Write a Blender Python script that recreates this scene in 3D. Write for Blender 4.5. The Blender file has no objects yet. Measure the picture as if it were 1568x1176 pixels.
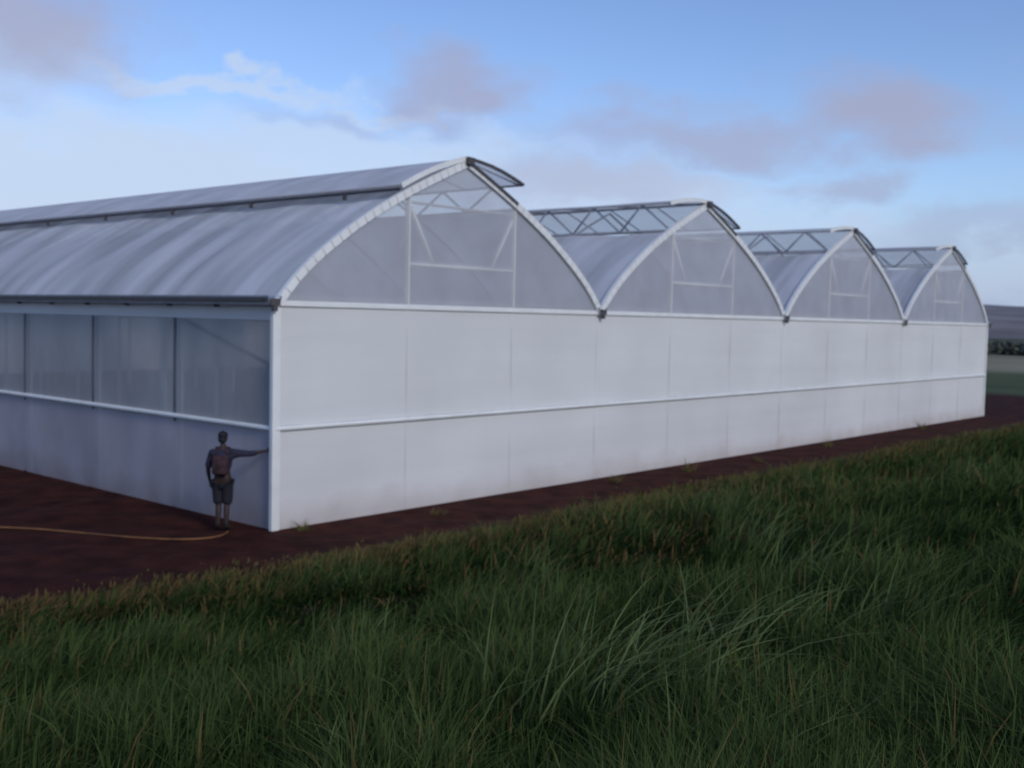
import bpy, math, random
import numpy as np
from mathutils import Vector, Matrix
random.seed(7); rng=np.random.default_rng(7)
sc=bpy.context.scene
sc.view_settings.view_transform='Standard'; sc.view_settings.look='None'; sc.view_settings.exposure=0

# ---------------------------------------------------------------- helpers
def link(o,parent=None):
    sc.collection.objects.link(o)
    if parent: o.parent=parent
    return o
def empty(name,loc=(0,0,0)):
    e=bpy.data.objects.new(name,None); e.location=loc; e.empty_display_size=.3
    return link(e)
class MB:
    def __init__(s): s.v=[]; s.f=[]
    def add(s,vs,fs):
        n=len(s.v); s.v+= [tuple(v) for v in vs]; s.f+=[tuple(i+n for i in f) for f in fs]
    def tube(s,pts,r,n=8,caps=True):
        pts=[Vector(p) for p in pts]; rings=[]
        t0=(pts[1]-pts[0]).normalized()
        u=t0.cross(Vector((0,0,1)))
        if u.length<.05: u=t0.cross(Vector((1,0,0)))
        u.normalize()
        for i,p in enumerate(pts):
            a=pts[max(i-1,0)]; b=pts[min(i+1,len(pts)-1)]
            t=(b-a).normalized(); u=(u-t*u.dot(t)).normalized(); w=t.cross(u)
            rr=r[i] if isinstance(r,(list,tuple)) else r
            rings.append([p+(u*math.cos(k*2*math.pi/n)+w*math.sin(k*2*math.pi/n))*rr for k in range(n)])
        vs=[v for rg in rings for v in rg]; fs=[]
        for i in range(len(pts)-1):
            for k in range(n):
                a=i*n+k;b=i*n+(k+1)%n; fs.append((a,b,b+n,a+n))
        if caps: fs.append(tuple(range(n-1,-1,-1))); fs.append(tuple(range((len(pts)-1)*n,len(pts)*n)))
        s.add(vs,fs)
    def beam(s,p,q,w,h):
        p=Vector(p);q=Vector(q);t=(q-p).normalized(); up=Vector((0,0,1))
        if abs(t.z)>.95: up=Vector((0,1,0))
        a=t.cross(up).normalized(); b=a.cross(t).normalized()
        vs=[]
        for c in (p,q):
            for i,j in ((-1,-1),(1,-1),(1,1),(-1,1)): vs.append(c+a*(w/2*i)+b*(h/2*j))
        s.add(vs,[(0,1,2,3),(7,6,5,4),(0,4,5,1),(1,5,6,2),(2,6,7,3),(3,7,4,0)])
    def grid(s,P):
        n=len(P);m=len(P[0]); s.add([v for r in P for v in r],[(i*m+j,(i+1)*m+j,(i+1)*m+j+1,i*m+j+1) for i in range(n-1) for j in range(m-1)])
    def ell(s,c,r,n=10,m=8):
        vs=[];fs=[]
        for i in range(m+1):
            th=math.pi*i/m
            for k in range(n):
                ph=2*math.pi*k/n
                vs.append((c[0]+r[0]*math.sin(th)*math.cos(ph),c[1]+r[1]*math.sin(th)*math.sin(ph),c[2]+r[2]*math.cos(th)))
        for i in range(m):
            for k in range(n): fs.append((i*n+k,(i+1)*n+k,(i+1)*n+(k+1)%n,i*n+(k+1)%n))
        s.add(vs,fs)
    def obj(s,name,mat,parent=None,smooth=True,bevel=0):
        me=bpy.data.meshes.new(name); me.from_pydata(s.v,[],s.f); me.update()
        if smooth: me.polygons.foreach_set('use_smooth',[True]*len(me.polygons))
        me.materials.append(mat)
        o=bpy.data.objects.new(name,me)
        if bevel:
            b=o.modifiers.new('b','BEVEL'); b.width=bevel; b.segments=2
        return link(o,parent)

def newmat(name):
    m=bpy.data.materials.new(name); m.use_nodes=True; nt=m.node_tree; nt.nodes.clear()
    return m,nt,nt.nodes,nt.links
def simple(name,col,rough=.6,metal=0,var=.15,scale=4,bump=0,bscale=30):
    m,nt,N,L=newmat(name)
    o=N.new('ShaderNodeOutputMaterial'); p=N.new('ShaderNodeBsdfPrincipled')
    p.inputs['Roughness'].default_value=rough; p.inputs['Metallic'].default_value=metal
    tc=N.new('ShaderNodeTexCoord'); nz=N.new('ShaderNodeTexNoise'); nz.inputs['Scale'].default_value=scale; nz.inputs['Detail'].default_value=5
    L.new(tc.outputs['Object'],nz.inputs['Vector'])
    r=N.new('ShaderNodeValToRGB'); r.color_ramp.elements[0].position=.3; r.color_ramp.elements[1].position=.7
    r.color_ramp.elements[0].color=[c*(1-var) for c in col]+[1]; r.color_ramp.elements[1].color=[min(1,c*(1+var)) for c in col]+[1]
    L.new(nz.outputs['Fac'],r.inputs['Fac']); L.new(r.outputs[0],p.inputs['Base Color'])
    if bump:
        n2=N.new('ShaderNodeTexNoise'); n2.inputs['Scale'].default_value=bscale; L.new(tc.outputs['Object'],n2.inputs['Vector'])
        b=N.new('ShaderNodeBump'); b.inputs['Strength'].default_value=bump; b.inputs['Distance'].default_value=.02
        L.new(n2.outputs['Fac'],b.inputs['Height']); L.new(b.outputs[0],p.inputs['Normal'])
    L.new(p.outputs[0],o.inputs['Surface']); return m
def film(name,col,transl=.3,transp=0.0,stretch=(1,1,1),scale=1.5,var=.08,bump=.3,gloss=.06,dirt=0,big=0):
    m,nt,N,L=newmat(name)
    o=N.new('ShaderNodeOutputMaterial')
    tc=N.new('ShaderNodeTexCoord'); mp=N.new('ShaderNodeMapping'); mp.inputs['Scale'].default_value=stretch
    L.new(tc.outputs['Object'],mp.inputs['Vector'])
    nz=N.new('ShaderNodeTexNoise'); nz.inputs['Scale'].default_value=scale; nz.inputs['Detail'].default_value=4
    L.new(mp.outputs[0],nz.inputs['Vector'])
    r=N.new('ShaderNodeValToRGB'); r.color_ramp.elements[0].position=.35; r.color_ramp.elements[1].position=.65
    r.color_ramp.elements[0].color=[c*(1-var) for c in col]+[1]; r.color_ramp.elements[1].color=[min(1,c*(1+var)) for c in col]+[1]
    L.new(nz.outputs['Fac'],r.inputs['Fac'])
    colout=r.outputs[0]
    if big:
        nb=N.new('ShaderNodeTexNoise'); nb.inputs['Scale'].default_value=.35; nb.inputs['Detail'].default_value=3; L.new(tc.outputs['Object'],nb.inputs['Vector'])
        mb=N.new('ShaderNodeMapRange'); mb.inputs['From Min'].default_value=.3; mb.inputs['From Max'].default_value=.7; mb.inputs['To Min'].default_value=1-big; mb.inputs['To Max'].default_value=1; L.new(nb.outputs['Fac'],mb.inputs['Value'])
        vm=N.new('ShaderNodeVectorMath'); vm.operation='SCALE'; L.new(colout,vm.inputs[0]); L.new(mb.outputs[0],vm.inputs['Scale']); colout=vm.outputs[0]
    if dirt:
        ge=N.new('ShaderNodeNewGeometry'); sx=N.new('ShaderNodeSeparateXYZ'); L.new(ge.outputs['Position'],sx.inputs[0])
        n3=N.new('ShaderNodeTexNoise'); n3.inputs['Scale'].default_value=1.2; n3.inputs['Detail'].default_value=6; L.new(ge.outputs['Position'],n3.inputs['Vector'])
        ad=N.new('ShaderNodeMath'); ad.operation='MULTIPLY_ADD'; ad.inputs[1].default_value=-.7; L.new(n3.outputs['Fac'],ad.inputs[0]); L.new(sx.outputs['Z'],ad.inputs[2])
        mr=N.new('ShaderNodeMapRange'); mr.inputs['From Min'].default_value=-.4; mr.inputs['From Max'].default_value=.15; mr.inputs['To Min'].default_value=dirt; mr.inputs['To Max'].default_value=0
        L.new(ad.outputs[0],mr.inputs['Value'])
        mx=N.new('ShaderNodeMixRGB'); mx.inputs['Color2'].default_value=(.30,.17,.12,1); L.new(mr.outputs[0],mx.inputs['Fac']); L.new(colout,mx.inputs['Color1']); colout=mx.outputs[0]
    d=N.new('ShaderNodeBsdfDiffuse'); t=N.new('ShaderNodeBsdfTranslucent'); L.new(colout,d.inputs[0]); L.new(colout,t.inputs[0])
    m1=N.new('ShaderNodeMixShader'); m1.inputs[0].default_value=transl; L.new(d.outputs[0],m1.inputs[1]); L.new(t.outputs[0],m1.inputs[2])
    g=N.new('ShaderNodeBsdfGlossy'); g.inputs['Roughness'].default_value=.5; g.inputs[0].default_value=(1,1,1,1)
    m2=N.new('ShaderNodeMixShader'); m2.inputs[0].default_value=gloss; L.new(m1.outputs[0],m2.inputs[1]); L.new(g.outputs[0],m2.inputs[2])
    b=N.new('ShaderNodeBump'); b.inputs['Strength'].default_value=bump; b.inputs['Distance'].default_value=.05
    L.new(nz.outputs['Fac'],b.inputs['Height'])
    for s in (d,t,g): L.new(b.outputs[0],s.inputs['Normal'])
    out=m2.outputs[0]
    if transp>0:
        tr=N.new('ShaderNodeBsdfTransparent'); m3=N.new('ShaderNodeMixShader'); m3.inputs[0].default_value=transp
        L.new(out,m3.inputs[1]); L.new(tr.outputs[0],m3.inputs[2]); out=m3.outputs[0]
    L.new(out,o.inputs['Surface']); return m

# ---------------------------------------------------------------- camera (building axes: X along gables, Y along side wall)
ex=Vector((1450,69,-1654)).normalized(); ey=Vector((-1894,141,-1654)); ey=(ey-ex*ey.dot(ex)).normalized(); ez=ex.cross(ey)
W2C=Matrix((ex,ey,ez)).transposed(); C2W=W2C.transposed()
Pc=Vector((-364/1654,-224/1654,-1))*19.07
C=-(C2W@Pc)
cam=bpy.data.cameras.new('camera'); co=bpy.data.objects.new('camera',cam); link(co)
co.matrix_world=Matrix.Translation(C)@C2W.to_4x4()
cam.lens=37.97; cam.sensor_width=36; cam.clip_end=6000; cam.clip_start=.05
cam.dof.use_dof=True; cam.dof.focus_distance=3.2; cam.dof.aperture_fstop=4.2
sc.camera=co

# ---------------------------------------------------------------- light
SEL=math.radians(30); sd=Vector((-.22,-1,0)).normalized()
sun=bpy.data.lights.new('sun','SUN'); sun.energy=1.45; sun.angle=math.radians(14); sun.color=(1,.93,.83)
so=bpy.data.objects.new('sun',sun); link(so)
sv=Vector((sd.x*math.cos(SEL),sd.y*math.cos(SEL),math.sin(SEL)))
so.rotation_euler=sv.to_track_quat('Z','Y').to_euler(); so.location=(0,-30,30)

w=bpy.data.worlds.new('World'); sc.world=w; w.use_nodes=True; nt=w.node_tree; N=nt.nodes; L=nt.links; N.clear()
out=N.new('ShaderNodeOutputWorld'); bg=N.new('ShaderNodeBackground'); ST=.12; bg.inputs['Strength'].default_value=ST
L.new(bg.outputs[0],out.inputs[0])
sky=N.new('ShaderNodeTexSky'); sky.sky_type='NISHITA'; sky.sun_disc=False; sky.sun_elevation=SEL; sky.sun_rotation=math.atan2(sd.x,sd.y)
sky.dust_density=.3; sky.ozone_density=1.0
tc=N.new('ShaderNodeTexCoord')
F=Vector((.752,.659,0)).normalized(); R=Vector((F.y,-F.x,0))
def dotn(v):
    n=N.new('ShaderNodeVectorMath'); n.operation='DOT_PRODUCT'; n.inputs[1].default_value=v; L.new(tc.outputs['Generated'],n.inputs[0]); return n.outputs['Value']
def math2(op,a,b=None,c=None):
    n=N.new('ShaderNodeMath'); n.operation=op
    for i,x in enumerate((a,b,c)):
        if x is None: continue
        if isinstance(x,(int,float)): n.inputs[i].default_value=x
        else: L.new(x,n.inputs[i])
    return n.outputs[0]
az=math2('MULTIPLY',math2('ARCTAN2',dotn(R),dotn(F)),57.2958)
el=math2('MULTIPLY',math2('ARCSINE',dotn(Vector((0,0,1)))),57.2958)
cmb=N.new('ShaderNodeCombineXYZ'); L.new(az,cmb.inputs[0]); L.new(el,cmb.inputs[1])
mpn=N.new('ShaderNodeMapping'); mpn.inputs['Scale'].default_value=(1,1,1.8); L.new(tc.outputs['Generated'],mpn.inputs[0])
nz=N.new('ShaderNodeTexNoise'); nz.inputs['Scale'].default_value=12; nz.inputs['Detail'].default_value=6; nz.inputs['Roughness'].default_value=.55; L.new(mpn.outputs[0],nz.inputs['Vector'])
sb=N.new('ShaderNodeVectorMath'); sb.operation='SUBTRACT'; sb.inputs[1].default_value=(.5,.5,.5); L.new(nz.outputs['Color'],sb.inputs[0])
ml=N.new('ShaderNodeVectorMath'); ml.operation='MULTIPLY'; ml.inputs[1].default_value=(10,6,0); L.new(sb.outputs[0],ml.inputs[0])
uv=N.new('ShaderNodeVectorMath'); uv.operation='ADD'; L.new(cmb.outputs[0],uv.inputs[0]); L.new(ml.outputs[0],uv.inputs[1])
def blobs(lst,a0=1.4,a1=.4):
    acc=None
    for (a,e,sa,se,amt) in lst:
        s1=N.new('ShaderNodeVectorMath'); s1.operation='SUBTRACT'; s1.inputs[1].default_value=(a,e,0); L.new(uv.outputs[0],s1.inputs[0])
        s2=N.new('ShaderNodeVectorMath'); s2.operation='MULTIPLY'; s2.inputs[1].default_value=(1/sa,1/se,0); L.new(s1.outputs[0],s2.inputs[0])
        s3=N.new('ShaderNodeVectorMath'); s3.operation='LENGTH'; L.new(s2.outputs[0],s3.inputs[0])
        mr=N.new('ShaderNodeMapRange'); mr.interpolation_type='SMOOTHSTEP'; mr.inputs['From Min'].default_value=a0; mr.inputs['From Max'].default_value=a1; mr.inputs['To Min'].default_value=0; mr.inputs['To Max'].default_value=amt
        L.new(s3.outputs['Value'],mr.inputs['Value'])
        acc=mr.outputs[0] if acc is None else math2('MAXIMUM',acc,mr.outputs[0])
    return acc
white=blobs([(-20,6.0,17,3.8,.9),(-22,3,14,3,.95),(-8,8.0,12,2.0,.75),(-16,11.4,7,.6,.7),(-8,10.7,5,.45,.6),(5,6.4,9,2.0,.75),(11,4.5,9,1.8,.55),(-60,10,25,6,.6),(60,9,25,4,.5),(-25,11,5,3,.5),(24,2.4,12,1.6,.4)])
mauve=blobs([(-24,13.2,5.0,3.3,.8),(-2.9,11.6,4.0,1.9,.8),(-10,10,4,.7,.4),(10,9.7,8,1.5,.7),(18.3,10.4,4.8,2.1,.85),(4,7.2,8,1.6,.5),(16.5,6.9,2.8,.9,.6),(23,4.4,6,.9,.4),(-22,16.8,8,.8,.4),(-70,16,20,5,.6),(70,18,20,6,.6),(150,20,40,9,.6)],1.6,.15)
haze=math2('MULTIPLY',math2('SUBTRACT',1,math2('SMOOTH_MIN',math2('DIVIDE',math2('ABSOLUTE',el),7.0),1.0,.3)),.85)
hz=N.new('ShaderNodeMixRGB'); hz.inputs[2].default_value=(.205/ST,.29/ST,.54/ST,1)
tint=N.new('ShaderNodeMixRGB'); tint.blend_type='MULTIPLY'; tint.inputs[0].default_value=1; tint.inputs[2].default_value=(.86,.96,1.24,1); L.new(sky.outputs[0],tint.inputs[1])
L.new(haze,hz.inputs[0]); L.new(tint.outputs[0],hz.inputs[1])
m1=N.new('ShaderNodeMixRGB'); L.new(white,m1.inputs[0]); L.new(hz.outputs[0],m1.inputs[1]); m1.inputs[2].default_value=(.56/ST,.67/ST,.86/ST,1)
m2=N.new('ShaderNodeMixRGB'); L.new(mauve,m2.inputs[0]); L.new(m1.outputs[0],m2.inputs[1]); m2.inputs[2].default_value=(.38/ST,.395/ST,.55/ST,1)
L.new(m2.outputs[0],bg.inputs['Color'])

# ---------------------------------------------------------------- terrain
def smooth_noise(x,y):
    return (np.sin(x*.9+1.3*np.sin(y*.7))+np.sin(y*1.1+1.7*np.sin(x*.6+2))+.6*np.sin(x*2.3+y*1.9+1)+.5*np.sin(x*3.1-y*2.7+4))/3.1
def edge(x): return 2.3+.35*np.sin(x*.45+.6)+.2*np.sin(x*1.3)-np.clip((-x-2)*.18,0,.7)
def gz(x,y):
    x=np.asarray(x,float); y=np.asarray(y,float); d=-y
    t=np.clip(d-1.6,0,20); z=.169*t*t/(t+1.3)
    b=np.clip(t/3,0,1)
    z=z+b*(.06*smooth_noise(x*.8,y*.8))*np.clip((d<40)*1.0,0,1)
    z=z+.03*np.sin(x*2.1)*np.sin(y*2.6+x)*np.clip(np.abs(d)/.8,0,1)*(np.abs(d)<12)*(1-b)*((x<0)|(d>0))
    return z
def axis(c,dense,step,far):
    a=list(np.arange(-dense,dense+.001,step)); s=step;x=a[-1]
    ext=[]
    while x<far: s*=1.22; x+=s; ext.append(x)
    return np.array([c-e for e in ext[::-1]]+[c+q for q in a]+[c+e for e in ext])
xs=axis(5,32,.3,2600); ys=axis(-4,16,.25,2600)
X,Y=np.meshgrid(xs,ys,indexing='ij'); Z=gz(X,Y)
g=MB(); P=np.stack([X,Y,Z],-1)
n,m=X.shape
g.v=[tuple(v) for v in P.reshape(-1,3).tolist()]; g.f=[(i*m+j,(i+1)*m+j,(i+1)*m+j+1,i*m+j+1) for i in range(n-1) for j in range(m-1)]
mt,nt,N,L=newmat('ground_soil_and_turf')
o=N.new('ShaderNodeOutputMaterial'); p=N.new('ShaderNodeBsdfPrincipled'); p.inputs['Roughness'].default_value=.95; p.inputs['Specular IOR Level'].default_value=.1
L.new(p.outputs[0],o.inputs[0])
ge=N.new('ShaderNodeNewGeometry'); sx=N.new('ShaderNodeSeparateXYZ'); L.new(ge.outputs['Position'],sx.inputs[0])
def noise(sc_,det=5):
    q=N.new('ShaderNodeTexNoise'); q.inputs['Scale'].default_value=sc_; q.inputs['Detail'].default_value=det; L.new(ge.outputs['Position'],q.inputs['Vector']); return q.outputs['Fac']
def ramp(fac,c0,c1,p0=.35,p1=.65):
    r=N.new('ShaderNodeValToRGB'); r.color_ramp.elements[0].position=p0; r.color_ramp.elements[1].position=p1
    r.color_ramp.elements[0].color=(*c0,1); r.color_ramp.elements[1].color=(*c1,1); L.new(fac,r.inputs[0]); return r.outputs[0]
def mth(op,a,b=None,c=None):
    q=N.new('ShaderNodeMath'); q.operation=op
    for i,x in enumerate((a,b,c)):
        if x is None: continue
        if isinstance(x,(int,float)): q.inputs[i].default_value=x
        else: L.new(x,q.inputs[i])
    return q.outputs[0]
def mr(v,a,b):
    q=N.new('ShaderNodeMapRange'); q.inputs['From Min'].default_value=a; q.inputs['From Max'].default_value=b; L.new(v,q.inputs['Value']); return q.outputs[0]
def mix(f,a,b):
    q=N.new('ShaderNodeMixRGB'); L.new(f,q.inputs[0]); L.new(a,q.inputs[1]); L.new(b,q.inputs[2]); return q.outputs[0]
soil=ramp(noise(1.6,8),(.026,.007,.005),(.060,.017,.011))
turf=ramp(noise(.8,6),(.022,.026,.010),(.070,.042,.020))
field=ramp(noise(.12,5),(.055,.080,.035),(.09,.105,.05))
tan=ramp(noise(.05,5),(.22,.19,.12),(.30,.27,.18))
far=ramp(noise(.01,5),(.07,.08,.05),(.10,.10,.07))
yj=mth('ADD',sx.outputs['Y'],mth('MULTIPLY_ADD',noise(1.3,5),1.6,-.8))
c=mix(mr(yj,-2.0,-2.7),soil,turf)
xj=mth('ADD',sx.outputs['X'],mth('MULTIPLY_ADD',noise(.1,3),8,-4))
c=mix(mr(xj,54,57),c,field)
c=mix(mr(xj,86,96),c,tan)
c=mix(mr(xj,150,165),c,far)
L.new(c,p.inputs['Base Color'])
b=N.new('ShaderNodeBump'); b.inputs['Strength'].default_value=.8; b.inputs['Distance'].default_value=.08; L.new(noise(5,8),b.inputs['Height']); L.new(b.outputs[0],p.inputs['Normal'])
g.obj('ground',mt)

# ---------------------------------------------------------------- grass (one mesh)
def blades(name,px,py,h,wd,ang,bend,col,mat,parent=None,z0=None,segs=3):
    n=len(px); pz=gz(px,py) if z0 is None else z0
    lv=segs+1; T=np.linspace(0,1,lv)
    side=rng.uniform(0,2*np.pi,n)*.35+ang+np.pi/2
    V=np.zeros((n,2*segs+1,3)); Cc=np.ones((n,2*segs+1,4))
    for i,t in enumerate(T):
        out_=h*bend*t**1.8; up=h*(t-.45*np.minimum(bend,1.3)*t**2.4)
        cx=px+np.cos(ang)*out_; cy=py+np.sin(ang)*out_; cz=pz-.02+up
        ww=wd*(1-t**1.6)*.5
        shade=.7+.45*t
        if i<segs:
            for k,s in ((2*i,-1),(2*i+1,1)):
                V[:,k,0]=cx+s*ww*np.cos(side); V[:,k,1]=cy+s*ww*np.sin(side); V[:,k,2]=cz
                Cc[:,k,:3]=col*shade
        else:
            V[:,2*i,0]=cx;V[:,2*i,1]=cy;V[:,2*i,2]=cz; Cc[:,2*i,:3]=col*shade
    nv=2*segs+1; base=(np.arange(n)*nv)[:,None]
    quads=[]
    for i in range(segs-1): quads+= [2*i,2*i+1,2*i+3,2*i+2]
    pat=np.array(quads+[2*segs-2,2*segs-1,2*segs]); loops=(base+pat[None]).reshape(-1)
    tot=np.array([4]*(segs-1)+[3]); totals=np.tile(tot,n); starts=np.concatenate([[0],np.cumsum(totals)[:-1]])
    me=bpy.data.meshes.new(name); me.vertices.add(n*nv); me.vertices.foreach_set('co',V.reshape(-1))
    me.loops.add(len(loops)); me.loops.foreach_set('vertex_index',loops.astype(np.int32))
    me.polygons.add(len(totals)); me.polygons.foreach_set('loop_start',starts.astype(np.int32)); me.polygons.foreach_set('loop_total',totals.astype(np.int32))
    me.update(calc_edges=True)
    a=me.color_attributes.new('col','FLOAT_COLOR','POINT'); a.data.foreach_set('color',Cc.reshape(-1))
    me.materials.append(mat); ob=bpy.data.objects.new(name,me); return link(ob,parent)
gm,nt,N,L=newmat('grass_blade')
o=N.new('ShaderNodeOutputMaterial'); at=N.new('ShaderNodeAttribute'); at.attribute_name='col'
d=N.new('ShaderNodeBsdfDiffuse'); t=N.new('ShaderNodeBsdfTranslucent'); L.new(at.outputs['Color'],d.inputs[0]); L.new(at.outputs['Color'],t.inputs[0])
ms=N.new('ShaderNodeMixShader'); ms.inputs[0].default_value=.3; L.new(d.outputs[0],ms.inputs[1]); L.new(t.outputs[0],ms.inputs[2]); L.new(ms.outputs[0],o.inputs[0])

NB=340000
F2=np.array([.752,.659]); R2=np.array([.659,-.752])
r=np.exp(rng.uniform(math.log(2.4),math.log(75),NB)); th=rng.uniform(-math.radians(42),math.radians(39),NB)
px=C.x+r*(np.cos(th)*F2[0]+np.sin(th)*R2[0]); py=C.y+r*(np.cos(th)*F2[1]+np.sin(th)*R2[1])
dd=-py-edge(px)
keep=(dd>-.8)&(rng.uniform(0,1,NB)<np.clip(.12+(dd+.3)/2.0,0.04,1))
px,py,r,dd=px[keep],py[keep],r[keep],dd[keep]; n=len(px)
cl=smooth_noise(px*1.6,py*1.6); cl2=smooth_noise(px*.5+7,py*.5+3); cl3=smooth_noise(px*4+1,py*4+9); cl4=smooth_noise(px*.22+3,py*.3)
h=(.23+.14*cl+.09*cl2+.11*cl3)*rng.uniform(.5,1.7,n)*np.clip(.3+dd/3.0,.22,1.15); h=np.clip(h,.05,.9)
wd=.008+.0019*np.clip(r,2,30)*rng.uniform(.6,1.4,n); wd=np.minimum(wd,.055)
ang=rng.normal(-.45,1.0,n)+1.6*cl2+.5*cl
bend=np.clip(rng.normal(.65,.36,n),.05,1.5)
u=np.clip(.42+.50*cl+.42*cl3+.35*cl2+rng.normal(0,.24,n),0,1)[:,None]
dark=np.array([.013,.030,.008]); light=np.array([.084,.122,.038]); dry=np.array([.20,.125,.055])
col=dark*(1-u)+light*u
q=np.clip(1.0-dd/4.2,0,.92)+.05+.25*np.clip(cl4+.2,0,1)*(dd<7); q=(rng.uniform(0,1,n)<q)[:,None]*rng.uniform(.3,.95,n)[:,None]
col=col*(1-q)+dry*q
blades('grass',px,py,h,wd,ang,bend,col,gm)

def tuft(cx,cy,nb,rad,hmin,hmax,angc,angs,bmean,lightc,name='grass_tuft',wb=.012):
    a=rng.uniform(0,2*np.pi,nb); rr=rad*np.sqrt(rng.uniform(0,1,nb))
    px=cx+rr*np.cos(a); py=cy+rr*np.sin(a); h=rng.uniform(hmin,hmax,nb)
    ang=rng.normal(angc,angs,nb); bend=np.clip(rng.normal(bmean,.28,nb),.08,1.5)
    u=rng.uniform(0,1,nb)[:,None]; col=np.array(lightc)*(1-u*.65)
    blades(name,px,py,h,rng.uniform(wb*.7,wb*1.9,nb),ang,bend,col,gm,segs=6)
aR=math.atan2(R2[1],R2[0])
LG=(.20,.26,.10); MG=(.13,.18,.065)
tuft(-6.9,-12.4,90,.50,.5,1.15,aR,.8,.9,LG,wb=.014)
tuft(-7.1,-12.0,40,.45,.5,1.05,aR+.6,1.2,.45,LG,wb=.011)
tuft(-6.0,-11.7,70,.50,.45,1.15,aR+.1,.9,.8,LG,wb=.014)
tuft(-5.2,-12.3,60,.45,.45,1.0,aR+.1,.9,.8,LG,wb=.013)
tuft(-7.3,-13.3,60,.45,.4,.85,aR-.3,.9,.8,LG,wb=.012)
tuft(-8.3,-12.0,60,.35,.4,.7,aR+2.5,.9,.6,MG)
tuft(-9.2,-8.9,80,.5,.4,.8,aR,1.2,.5,LG,wb=.015)
tuft(-9.9,-11.0,60,.4,.4,.7,aR,1.4,.6,MG)
tuft(-3.5,-8.6,80,.5,.4,.95,aR+.2,1.0,.6,MG,wb=.016)
tuft(-2.5,-11.3,80,.5,.4,1.0,aR,1.,.6,LG,wb=.014)
tuft(-4.6,-12.9,70,.45,.4,.95,aR,1.,.7,MG)
tuft(-.5,-9.6,80,.5,.4,1.0,aR,1.,.5,MG,wb=.018)
tuft(2.5,-7.3,90,.5,.4,.95,aR,1.2,.4,MG,wb=.02)
tuft(6.5,-9.5,90,.6,.4,1.0,aR,1.2,.5,MG,wb=.022)
tuft(-10.6,-12.6,40,.3,.35,.6,aR,1.2,.9,LG)
tuft(-12.0,-11.2,50,.3,.35,.7,aR+.4,.8,.9,MG)
tuft(-8.9,-13.2,50,.35,.35,.75,aR+.2,.9,.8,LG)
tuft(-6.2,-9.2,60,.4,.35,.7,aR+.2,1.2,.6,MG,wb=.016)
for (wx,wy,s) in ((.35,-.35,.34),(9.2,-.75,.35),(12.2,-.9,.5),(20.5,-.8,.45),(29,-.6,.6),(3.2,-.9,.2),(15.5,-1.1,.3)):
    tuft(wx,wy,45,.16,s*.4,s,0,3,.7,(.28,.24,.10),'weed_plant')

# ---------------------------------------------------------------- greenhouse
SP=9.4; NS=4; H=4.0; BAY=3.2; NBY=15; LEN=BAY*NBY; W=SP*NS; RAIL=1.8
prof=[(0,4.0),(.45,4.50),(1.05,5.0),(2.0,5.64),(3.0,6.19),(3.85,6.60),(4.7,6.98)]
ps=np.array([a for a,_ in prof])
def pz(s):
    s=s if s<=4.7 else SP-s
    i=min(max(np.searchsorted(ps,s)-1,0),len(ps)-2)
    p0=prof[max(i-1,0)];p1=prof[i];p2=prof[i+1];p3=prof[min(i+2,len(prof)-1)]
    m1=(p2[1]-p0[1])/(p2[0]-p0[0]); m2=(p3[1]-p1[1])/(p3[0]-p1[0])
    hh=p2[0]-p1[0]; t=(s-p1[0])/hh
    return (2*t**3-3*t**2+1)*p1[1]+(t**3-2*t**2+t)*hh*m1+(-2*t**3+3*t**2)*p2[1]+(t**3-t**2)*hh*m2
GH=empty('greenhouse')
m_wall=film('white_wall_film',(.77,.765,.745),.05,0,(.12,1,1.6),1.2,.025,.25,.04,dirt=.35,big=.10)
m_gable=film('gable_film',(.70,.70,.73),.40,.27,(1,1,1),1.2,.06,.3,.05)
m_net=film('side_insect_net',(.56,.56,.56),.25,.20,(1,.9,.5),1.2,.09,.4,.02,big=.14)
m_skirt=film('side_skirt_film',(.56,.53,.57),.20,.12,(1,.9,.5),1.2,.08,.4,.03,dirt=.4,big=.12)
m_roof=film('roof_film',(.76,.76,.78),.38,.04,(.25,1.5,.25),.8,.24,.8,.05)
m_vent=film('vent_film',(.66,.66,.70),.45,.38,(1,1,1),1.5,.08,.3,.08)
m_vent2=film('closed_vent_film',(.75,.75,.77),.35,.04,(.5,1,.5),1.5,.12,.4,.06)
m_white=simple('white_painted_steel',(.80,.80,.77),.5,0,.06,2)
m_galv=simple('galvanised_steel',(.45,.46,.48),.5,.1,.15,6)
m_dark=simple('weathered_bracket_steel',(.09,.08,.08),.6,.3,.2,8)

b=MB(); nx=240
for (z0,z1,k) in ((0,RAIL-.045,8),(RAIL+.045,H-.05,10)):
    Pg=[]
    for i in range(nx+1):
        x=W*i/nx; row=[]
        for j in range(k+1):
            z=z0+(z1-z0)*j/k
            bil=.025*math.sin(math.pi*j/k)+.005*math.sin(x*1.3+z*2)
            zz=z
            if z0==0 and j==0: zz=-.06
            row.append((x,-.02+bil*.6,zz))
        Pg.append(row)
    b.grid(Pg)
b.obj('front_wall_film',m_wall,GH)
b=MB(); b.grid([[(0,LEN,-.05),(0,LEN,H)],[(W,LEN,-.05),(W,LEN,H)]]); b.grid([[(W,0,-.05),(W,0,H)],[(W,LEN,-.05),(W,LEN,H)]])
b.obj('rear_wall_film',m_wall,GH)
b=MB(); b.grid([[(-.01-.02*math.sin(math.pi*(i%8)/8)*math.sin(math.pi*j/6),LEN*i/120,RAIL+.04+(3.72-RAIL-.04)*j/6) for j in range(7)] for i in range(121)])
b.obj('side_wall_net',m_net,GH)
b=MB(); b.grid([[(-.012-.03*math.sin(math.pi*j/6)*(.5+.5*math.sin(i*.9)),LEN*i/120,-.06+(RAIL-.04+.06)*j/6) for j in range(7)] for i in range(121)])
b.obj('side_wall_skirt',m_skirt,GH)
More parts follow.
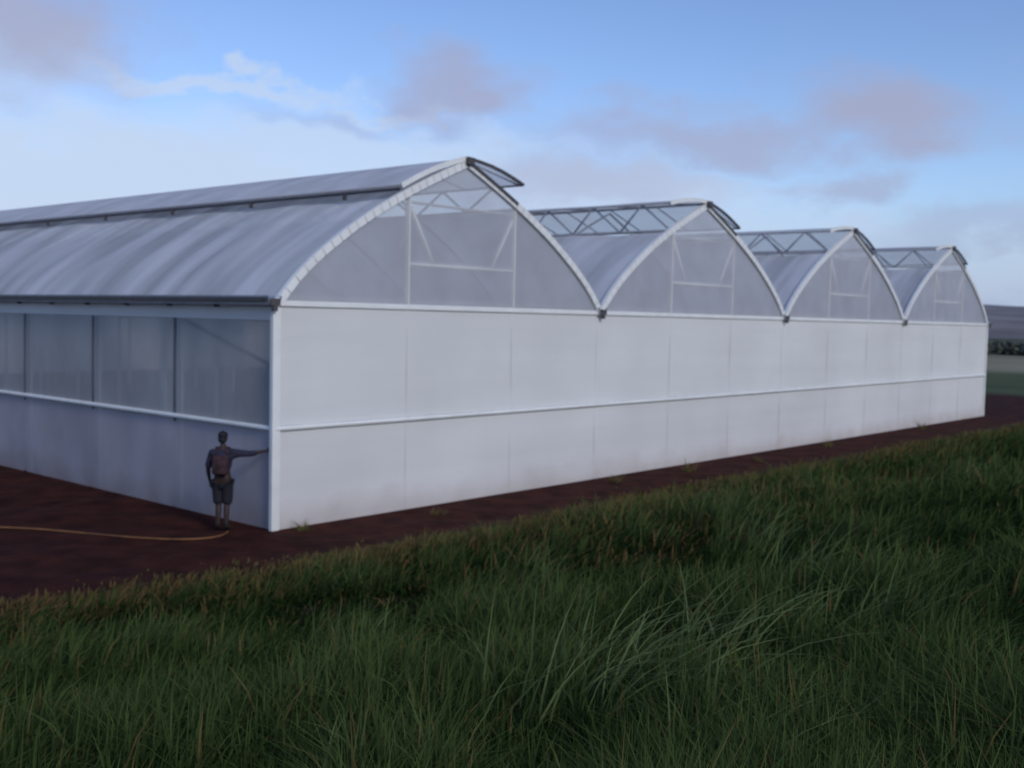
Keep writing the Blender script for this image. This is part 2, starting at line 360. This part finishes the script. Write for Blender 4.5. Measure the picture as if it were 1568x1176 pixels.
b=MB(); b.grid([[(-.018,LEN*i/60,3.70+.24*j) for j in range(2)] for i in range(61)]); b.obj('side_wall_top_hem',m_wall,GH)

b=MB()
for s in range(NS):
    for yy in (-.012,LEN):
        Pg=[]
        for i in range(41):
            q=SP*i/40; zt=pz(q)
            Pg.append([(s*SP+q,yy,H+.03+(max(zt-.02,H+.031)-H-.03)*j/4) for j in range(5)])
        b.grid(Pg)
b.obj('gable_film_panels',m_gable,GH)

OPEN=3.0
rib=MB(); ribin=MB(); post=MB(); truss=MB(); galv=MB(); dark=MB(); bat=MB()
for s in range(NS):
    x0=s*SP
    for side in (0,1):
        pts=[]
        for i in range(25):
            q=4.7*i/24; xx=q if side==0 else SP-q; pts.append(Vector((x0+xx,0,pz(q))))
        for i in range(24):
            rib.beam(pts[i]+Vector((0,-.03,.0)),pts[i+1]+(pts[i+1]-pts[i]).normalized()*.01+Vector((0,-.03,0)),.10,.15)
    for k in range(1,NBY+1):
        y=k*BAY
        ribin.tube([(x0+SP*i/32,y,pz(SP*i/32)-.06) for i in range(33)],.03,6)
    for k in range(0,NBY+1):
        y=k*BAY+.04
        if k>7 and s>1: continue
        R_=.055 if k==0 else .03
        truss.tube([(x0+.1,y+.08,4.12),(x0+SP-.1,y+.08,4.12)],.022,6)
        truss.tube([(x0+3.13,y,4.85),(x0+6.27,y,4.85)],R_,6)
        truss.tube([(x0+3.2,y,pz(3.2)-.35),(x0+3.85,y,4.85)],R_,6)
        truss.tube([(x0+6.2,y,pz(3.2)-.35),(x0+5.55,y,4.85)],R_,6)
    for q in (3.133,6.267):
        post.beam((x0+q,.035,H+.06),(x0+q,.035,pz(q)-.06),.10,.05)
        post.beam((x0+q,.10,0),(x0+q,.10,H),.08,.08)
        bat.beam((x0+q,-.020,H+.06),(x0+q,-.020,pz(q)-.08),.035,.010)
    truss.tube([(x0+3.13,.03,6.05),(x0+6.27,.03,6.05)],.03,6)
for s in range(NS+1):
    x0=s*SP; ox=.10 if s==0 else (-.1 if s==NS else 0)
    for k in range(NBY+1):
        yy=k*BAY+(.14 if k==0 else 0)
        post.beam((x0+ox,yy,0),(x0+ox,yy,3.9),.10,.10)
    gx=x0 + (-.13 if s==0 else (.13 if s==NS else 0))
    a=.15; ys0=-.14
    pr=[(-a,4.12),(-a*.75,3.97),(a*.75,3.97),(a,4.12)]
    galv.grid([[(gx+q,ys0,z),(gx+q,LEN+.1,z)] for q,z in pr])
    galv.grid([[(gx+q*.93,ys0,z+.01),(gx+q*.93,LEN+.1,z+.01)] for q,z in pr])
    dark.beam((gx,-.15,3.96),(gx,-.15,4.08),.2,.03)
    dark.beam((gx,-.13,3.86),(gx,-.13,3.95),.09,.07)
dark.beam((-.295,-.15,4.06),(-.295,LEN,4.06),.03,.07)
for k in range(1,NBY*2):
    dark.beam((-.14,k*BAY/2,3.92),(-.14,k*BAY/2,3.97),.10,.04)
rail=MB()
rail.tube([(-.05,-.05,RAIL),(-.05,LEN,RAIL)],.05,10)
rail.tube([(-.05,-.05,RAIL),(W+.02,-.05,RAIL)],.045,10)
rail.beam((0,-.04,H),(W,-.04,H),.05,.10)
rail.beam((-.03,-.03,.0),(-.03,-.03,3.92),.17,.10)
rail.beam((W+.02,-.03,.0),(W+.02,-.03,3.95),.12,.10)
for s in range(NS):
    for q,wd_ in ((3.133,.05),(6.267,.08),(9.4,.16)):
        if s==NS-1 and q>9: continue
        x=s*SP+q
        for za,zb in ((.03,RAIL-.05),(RAIL+.05,3.86 if q>9 else H-.06)):
            bat.grid([[(x-wd_/2,-.016,za),(x-wd_/2,-.016,zb)],[(x-wd_*.3,-.028,za),(x-wd_*.3,-.028,zb)],[(x+wd_*.3,-.028,za),(x+wd_*.3,-.028,zb)],[(x+wd_/2,-.016,za),(x+wd_/2,-.016,zb)]])
br=MB()
br.tube([(.03,.15,2.9),(.03,BAY,3.75)],.04,6); br.tube([(.03,.1,2.75),(.03,1.9,RAIL)],.04,6); br.tube([(.03,1.9,RAIL),(.03,BAY,.6)],.04,6)
br.tube([(.06,0,3.70),(.06,LEN,3.70)],.03,6)
for k in range(1,NBY): br.beam((.035,k*BAY,0),(.035,k*BAY,3.7),.10,.10)
br.obj('side_bracing',simple('aged_brace_steel',(.10,.10,.11),.6,0,.15,6),GH)
rail.obj('rails_and_corner_posts',m_white,GH,False,.012)
bat.obj('film_lap_strips',m_wall,GH,False)
rib.obj('gable_arch_ribs',m_white,GH,False)
ribin.obj('roof_arches',m_galv,GH)
post.obj('posts',m_white,GH,False)
truss.obj('roof_trusses',m_white,GH)

rf=MB()
for s in range(NS):
    x0=s*SP
    for side in (0,1):
        Pg=[]; ny=NBY*8; OP=OPEN if not(s==0 and side==0) else 4.6
        for k in range(ny+1):
            y=LEN*k/ny; f=(k%8)/8; row=[]
            for i in range(19):
                q=.02+(OP-.02)*i/18; sg=-.07*math.sin(math.pi*f)**.8*math.sin(math.pi*min(q/2,1)*.5)+.012*math.sin(k*1.7+q*1.4)
                zz=pz(q)+sg
                if side==0: row.append((x0+q+sg*.3,y,zz))
                else: row.append((x0+SP-q,y,zz))
            Pg.append(row)
        rf.grid(Pg)
rf.obj('roof_film',m_roof,GH)
vf=MB(); vf2=MB(); vfr=MB(); wt=MB()
lz=[6.33,6.88,6.86,6.84]; rz=[6.72,6.50,6.48,6.46]
for s in range(NS):
    xr=s*SP+4.7
    vfr.tube([(xr,-.12,7.03),(xr,LEN,7.03)],.035,8)
    dark.beam((xr-.10,-.14,7.02),(xr+.10,-.14,7.02),.06,.14)
    for sg,ze,wdt in ((-1,lz[s],1.85),(1,rz[s],1.75)):
        closed=(s==0 and sg<0)
        xe=xr+sg*wdt; xo=xr+sg*(4.7-OPEN); zo=pz(OPEN)
        Pg=[]
        for k in range(NBY*4+1):
            y=-.05+(LEN+.05)*k/(NBY*4); row=[]
            for i in range(6):
                t=i/5; row.append((xr+sg*wdt*t,y,7.08+(ze-7.08)*t+.07*math.sin(math.pi*t)+.012*math.sin(k*1.3)*t))
            Pg.append(row)
        (vf2 if closed else vf).grid(Pg)
        vfr.tube([(xe,-.07,ze),(xe,LEN,ze)],.028,6)
        if not closed: vfr.tube([(xo,.0,zo),(xo,LEN,zo)],.035,6)
        else: dark.beam((xe+.03,0,ze-.06),(xe+.03,LEN,ze-.06),.03,.05)
        bb=wt if sg<0 else dark
        f=lambda t:Vector((xr+sg*wdt*t,-.07,7.08+(ze-7.08)*t+.07*math.sin(math.pi*t)))
        for i in range(5): bb.beam(f(i/5),f((i+1)/5),.05,.10 if sg<0 else .06)
        for k in range(NBY*2+1):
            y=k*BAY/2
            if closed:
                if k%2: dark.beam((xe,y,zo-.05),(xe,y,ze-.05),.06,.06)
                continue
            vfr.tube([(xr,y,7.03),(xe,y,ze-.02)],.016,6)
            if abs(ze-zo)>.35:
                vfr.tube([(xo,y,zo),(xe,y+BAY/4,ze)],.026,6); vfr.tube([(xe,y+BAY/4,ze),(xo,y+BAY/2,zo)],.026,6)
    q0=[Vector((xr+4.7*i/24,-.085,pz(4.7-4.7*i/24)+.03)) for i in range(0,10)]
    for i in range(8): dark.beam(q0[i],q0[i+1],.03,.07)
vf.obj('ridge_vent_film',m_vent,GH); vf2.obj('closed_vent_film',m_vent2,GH); vfr.obj('ridge_vent_frames',simple('vent_frame_steel',(.25,.26,.30),.6,0,.15,6),GH); wt.obj('ridge_vent_end_caps',m_white,GH,False)
galv.obj('gutters',m_galv,GH,False); dark.obj('brackets_and_eave_edge',m_dark,GH,False)

# ---------------------------------------------------------------- hose on the soil
hp=[(-14,9.5),(-9,7.2),(-5.6,5.2),(-3.30,3.36),(-2.70,2.22),(-2.15,.9),(-1.6,.22),(-1.1,.05),(-.85,.22),(-.7,.38)]
cu=bpy.data.curves.new('garden_hose','CURVE'); cu.dimensions='3D'; cu.bevel_depth=.015; cu.bevel_resolution=3
sp=cu.splines.new('NURBS'); sp.points.add(len(hp)-1)
for i,(x,y) in enumerate(hp): sp.points[i].co=(x,y,float(gz(x,y))+.02,1)
sp.use_endpoint_u=True; sp.order_u=4
cu.materials.append(simple('orange_hose',(.22,.095,.03),.6,0,.5,3))
link(bpy.data.objects.new('garden_hose',cu))
b=MB(); cx,cy=-11.9,-8.9
b.grid([[(cx+.03*i+rng.normal(0,.008),cy+.03*j+rng.normal(0,.008),float(gz(cx,cy))+.30+rng.normal(0,.03)) for j in range(4)] for i in range(5)])
b.obj('plastic_scrap',m_white)

# ---------------------------------------------------------------- person
m_skin=simple('dark_skin',(.038,.020,.015),.6,0,.1,8)
m_shirt=simple('checked_shirt',(.017,.015,.034),.85,0,.8,14,.3,20)
m_short=simple('dark_shorts',(.013,.013,.019),.9,0,.2,10,.3,20)
m_cap=simple('navy_cap',(.008,.008,.014),.8)
m_pack=simple('maroon_backpack',(.042,.016,.022),.8,0,.8,9,.3,20)
m_shoe=simple('work_boots',(.018,.011,.009),.7)
PE=empty('person',(-.64,.64,0))
f_=Vector((.752,.657,0)).normalized(); r_=Vector((f_.y,-f_.x,0))
M=Matrix((( r_.x,f_.x,0),(r_.y,f_.y,0),(0,0,1)))
PE.rotation_euler=M.to_euler()
PE.location.z=float(gz(-.64,.64)); 
def skin(name,chains,mat,lev=2):
    vs=[];es=[];rad=[];roots=[]
    for V_,E_ in chains:
        n0=len(vs); roots.append(n0)
        for v in V_: vs.append(v[:3]); rad.append(v[3])
        es+=[(a+n0,b+n0) for a,b in E_]
    me=bpy.data.meshes.new(name); me.from_pydata(vs,es,[]); me.materials.append(mat)
    ob=bpy.data.objects.new(name,me); link(ob,PE)
    md=ob.modifiers.new('skin','SKIN'); md.use_smooth_shade=True
    for i,sv_ in enumerate(me.skin_vertices[0].data):
        rr=rad[i]; sv_.radius=(rr,rr); sv_.use_root=i in roots
    sd_=ob.modifiers.new('sub','SUBSURF'); sd_.levels=lev; sd_.render_levels=lev
    return ob
body_v=[(0,0,.94,.12),(0,0,1.10,.115),(0,0,1.27,.125),(0,.0,1.40,.10),(0,.005,1.48,.055),(0,.015,1.56,.055),
 (.17,0,1.39,.062),(.32,.015,1.385,.048),(.46,.03,1.37,.042),(.60,.04,1.40,.036),(.73,.05,1.425,.026),(.775,.055,1.43,.028),
 (-.18,0,1.38,.062),(-.22,-.01,1.25,.050),(-.245,-.04,1.11,.043),(-.25,.02,1.0,.037),(-.245,.09,.88,.026),(-.245,.11,.83,.028),
 (.09,0,.86,.092),(.09,.01,.68,.075),(.075,.02,.49,.056),(.075,-.015,.33,.055),(.075,-.03,.10,.038),(.08,.02,.05,.040),(.10,.12,.04,.034),
 (-.09,0,.86,.092),(-.085,.02,.68,.075),(-.075,.03,.49,.056),(-.07,-.005,.33,.055),(-.07,-.02,.10,.038),(-.08,.03,.05,.040),(-.10,.13,.04,.034)]
body_e=[(0,1),(1,2),(2,3),(3,4),(4,5),(3,6),(6,7),(7,8),(8,9),(9,10),(10,11),(3,12),(12,13),(13,14),(14,15),(15,16),(16,17),
 (0,18),(18,19),(19,20),(20,21),(21,22),(22,23),(23,24),(0,25),(25,26),(26,27),(27,28),(28,29),(29,30),(30,31)]
skin('body',[(body_v,body_e)],m_skin)
fc=[]
for k,(dz,ln) in enumerate(((.024,.062),(.008,.070),(-.008,.066),(-.024,.052))):
    fc.append(([(.775,.055,1.43+dz*.7,.010),(.815,.062,1.432+dz,.009),(.815+ln*.5,.066,1.434+dz*1.1,.008),(.815+ln*.85,.052,1.43+dz*1.1,.0065)],[(0,1),(1,2),(2,3)]))
fc.append(([(.76,.05,1.445,.011),(.785,.035,1.47,.010),(.815,.03,1.485,.008)],[(0,1),(1,2)]))
for k,(dy,ln) in enumerate(((.026,.055),(.009,.065),(-.009,.060),(-.025,.048))):
    fc.append(([(-.245,.11+dy*.6,.835,.010),(-.247,.115+dy,.79,.009),(-.242,.125+dy,.79-ln*.5,.008),(-.23,.125+dy,.79-ln*.85,.0065)],[(0,1),(1,2),(2,3)]))
fc.append(([(-.24,.12,.85,.011),(-.225,.15,.82,.010),(-.22,.16,.79,.008)],[(0,1),(1,2)]))
skin('fingers',fc,m_skin,1)
sh_v=[(0,0,.93,.15),(0,0,1.08,.14),(0,0,1.26,.155),(0,0,1.395,.12),(0,.003,1.455,.072),
 (.17,0,1.385,.085),(.32,.015,1.38,.070),(.47,.03,1.372,.058),(.60,.04,1.395,.050),
 (-.18,0,1.375,.085),(-.222,-.01,1.24,.072),(-.247,-.04,1.11,.062)]
skin('shirt',[(sh_v,[(0,1),(1,2),(2,3),(3,4),(3,5),(5,6),(6,7),(7,8),(3,9),(9,10),(10,11)])],m_shirt)
st_v=[(0,0,.95,.14),(.09,0,.86,.115),(.09,.01,.68,.105),(.078,.02,.46,.098),(-.09,0,.86,.115),(-.085,.02,.68,.105),(-.075,.03,.46,.098)]
skin('shorts',[(st_v,[(0,1),(1,2),(2,3),(0,4),(4,5),(5,6)])],m_short)
skin('boots',[([(.075,-.03,.20,.050),(.075,-.03,.09,.052),(.08,.04,.055,.05),(.105,.15,.045,.042)],[(0,1),(1,2),(2,3)]),
              ([(-.07,-.02,.20,.050),(-.07,-.02,.09,.052),(-.08,.05,.055,.05),(-.105,.16,.045,.042)],[(0,1),(1,2),(2,3)])],m_shoe)
b=MB(); b.ell((0,.02,1.645),(.075,.094,.112),20,16)
for i,v in enumerate(b.v):
    x,y,z=v; dz=(z-1.645)/.112
    k=1-.22*max(0,-dz)**1.5
    b.v[i]=(x*k,.02+(y-.02)*(1-.08*max(0,-dz)),z)
b.ell((0,.118,1.635),(.014,.02,.024),8,6); b.ell((0,.104,1.595),(.026,.012,.009),8,6)
for s in (-1,1): b.ell((s*.076,.01,1.64),(.010,.02,.032),8,6); b.ell((s*.03,.103,1.66),(.014,.010,.008),8,6)
b.obj('head',m_skin,PE)
b=MB(); b.ell((0,.012,1.685),(.086,.104,.085),20,12)
b.v=[(x,y,max(z,1.675)) for x,y,z in b.v]
b.ell((0,.125,1.682),(.065,.075,.010),16,6); b.ell((0,.012,1.77),(.010,.010,.006),8,4)
b.obj('cap',m_cap,PE)
b=MB(); b.ell((0,-.03,1.62),(.070,.065,.07),14,10); b.obj('hair',m_cap,PE)
b=MB(); b.beam((0,-.17,1.02),(0,-.165,1.36),.27,.15)
ob=b.obj('backpack',m_pack,PE,True)
bv=ob.modifiers.new('b','BEVEL'); bv.width=.05; bv.segments=4
b=MB()
for s in (-1,1): b.tube([(s*.09,-.12,1.34),(s*.10,-.04,1.49),(s*.10,.07,1.47),(s*.11,.14,1.33),(s*.12,.12,1.15),(s*.12,-.1,1.06)],.018,6)
b.obj('backpack_straps',m_pack,PE)

# ---------------------------------------------------------------- background: field hedge trees, hill
def leafmass(items):
    V=[];Fc=[]; allp=[]
    for (cx,cy,z0,rw,hh,nl) in items:
        u=rng.normal(0,1,(nl,3)); u/=np.linalg.norm(u,axis=1)[:,None]
        rr=rng.uniform(.45,1.05,nl)[:,None]
        allp.append(u*rr*np.array([rw,rw,hh/2])+np.array([cx,cy,z0+hh*.5]))
    p=np.concatenate(allp); n=len(p)
    for k in range(n):
        s=rng.uniform(.25,.6); a=Vector(rng.normal(0,1,3)).normalized(); bq=a.orthogonal().normalized(); c2=a.cross(bq)
        q=Vector(p[k]); i=len(V); V+= [q+bq*s,q+c2*s*.7,q-bq*s,q-c2*s*.7]; Fc.append((i,i+1,i+2,i+3))
    return V,Fc
m_tree=simple('dark_foliage',(.075,.082,.062),.9,0,.4,.4)
m_bark=simple('bark',(.06,.045,.035),.9)
items=[];TL=empty('tree_line'); tr=MB()
for i in range(60):
    t=i/59; d0=180+rng.normal(0,7); a=math.radians(12+26*t)
    dx=F2*math.cos(a)+R2*math.sin(a); x=C.x+d0*dx[0]; y=C.y+d0*dx[1]
    hh=rng.uniform(1.4,2.8); items.append((x,y,-.1,rng.uniform(2.0,4),hh,110))
    tr.tube([(x,y,-.1),(x+.1,y,.8),(x,y+.2,1.4)],[.2,.15,.08],6)
V_,Fc_=leafmass(items); b=MB(); b.v=[tuple(v) for v in V_]; b.f=Fc_; b.obj('crowns',m_tree,TL,False); tr.obj('trunks',m_bark,TL)
m_hill=simple('hill_scrub',(.19,.165,.16),.95,0,.35,.02)
b=MB(); Pg=[]
for i in range(121):
    a=math.radians(-60+130*i/120); row=[]
    for j in range(13):
        d0=480+j*60; dx=F2*math.cos(a)+R2*math.sin(a)
        ht=(27+3.5*math.sin(a*9)+2.5*math.sin(a*23+1))*math.sin(math.pi*min(j/8,1)*.5)-1
        row.append((C.x+d0*dx[0],C.y+d0*dx[1],ht+.8*math.sin(i*.9+j)))
    Pg.append(row)
b.grid(Pg); b.obj('hill',m_hill)
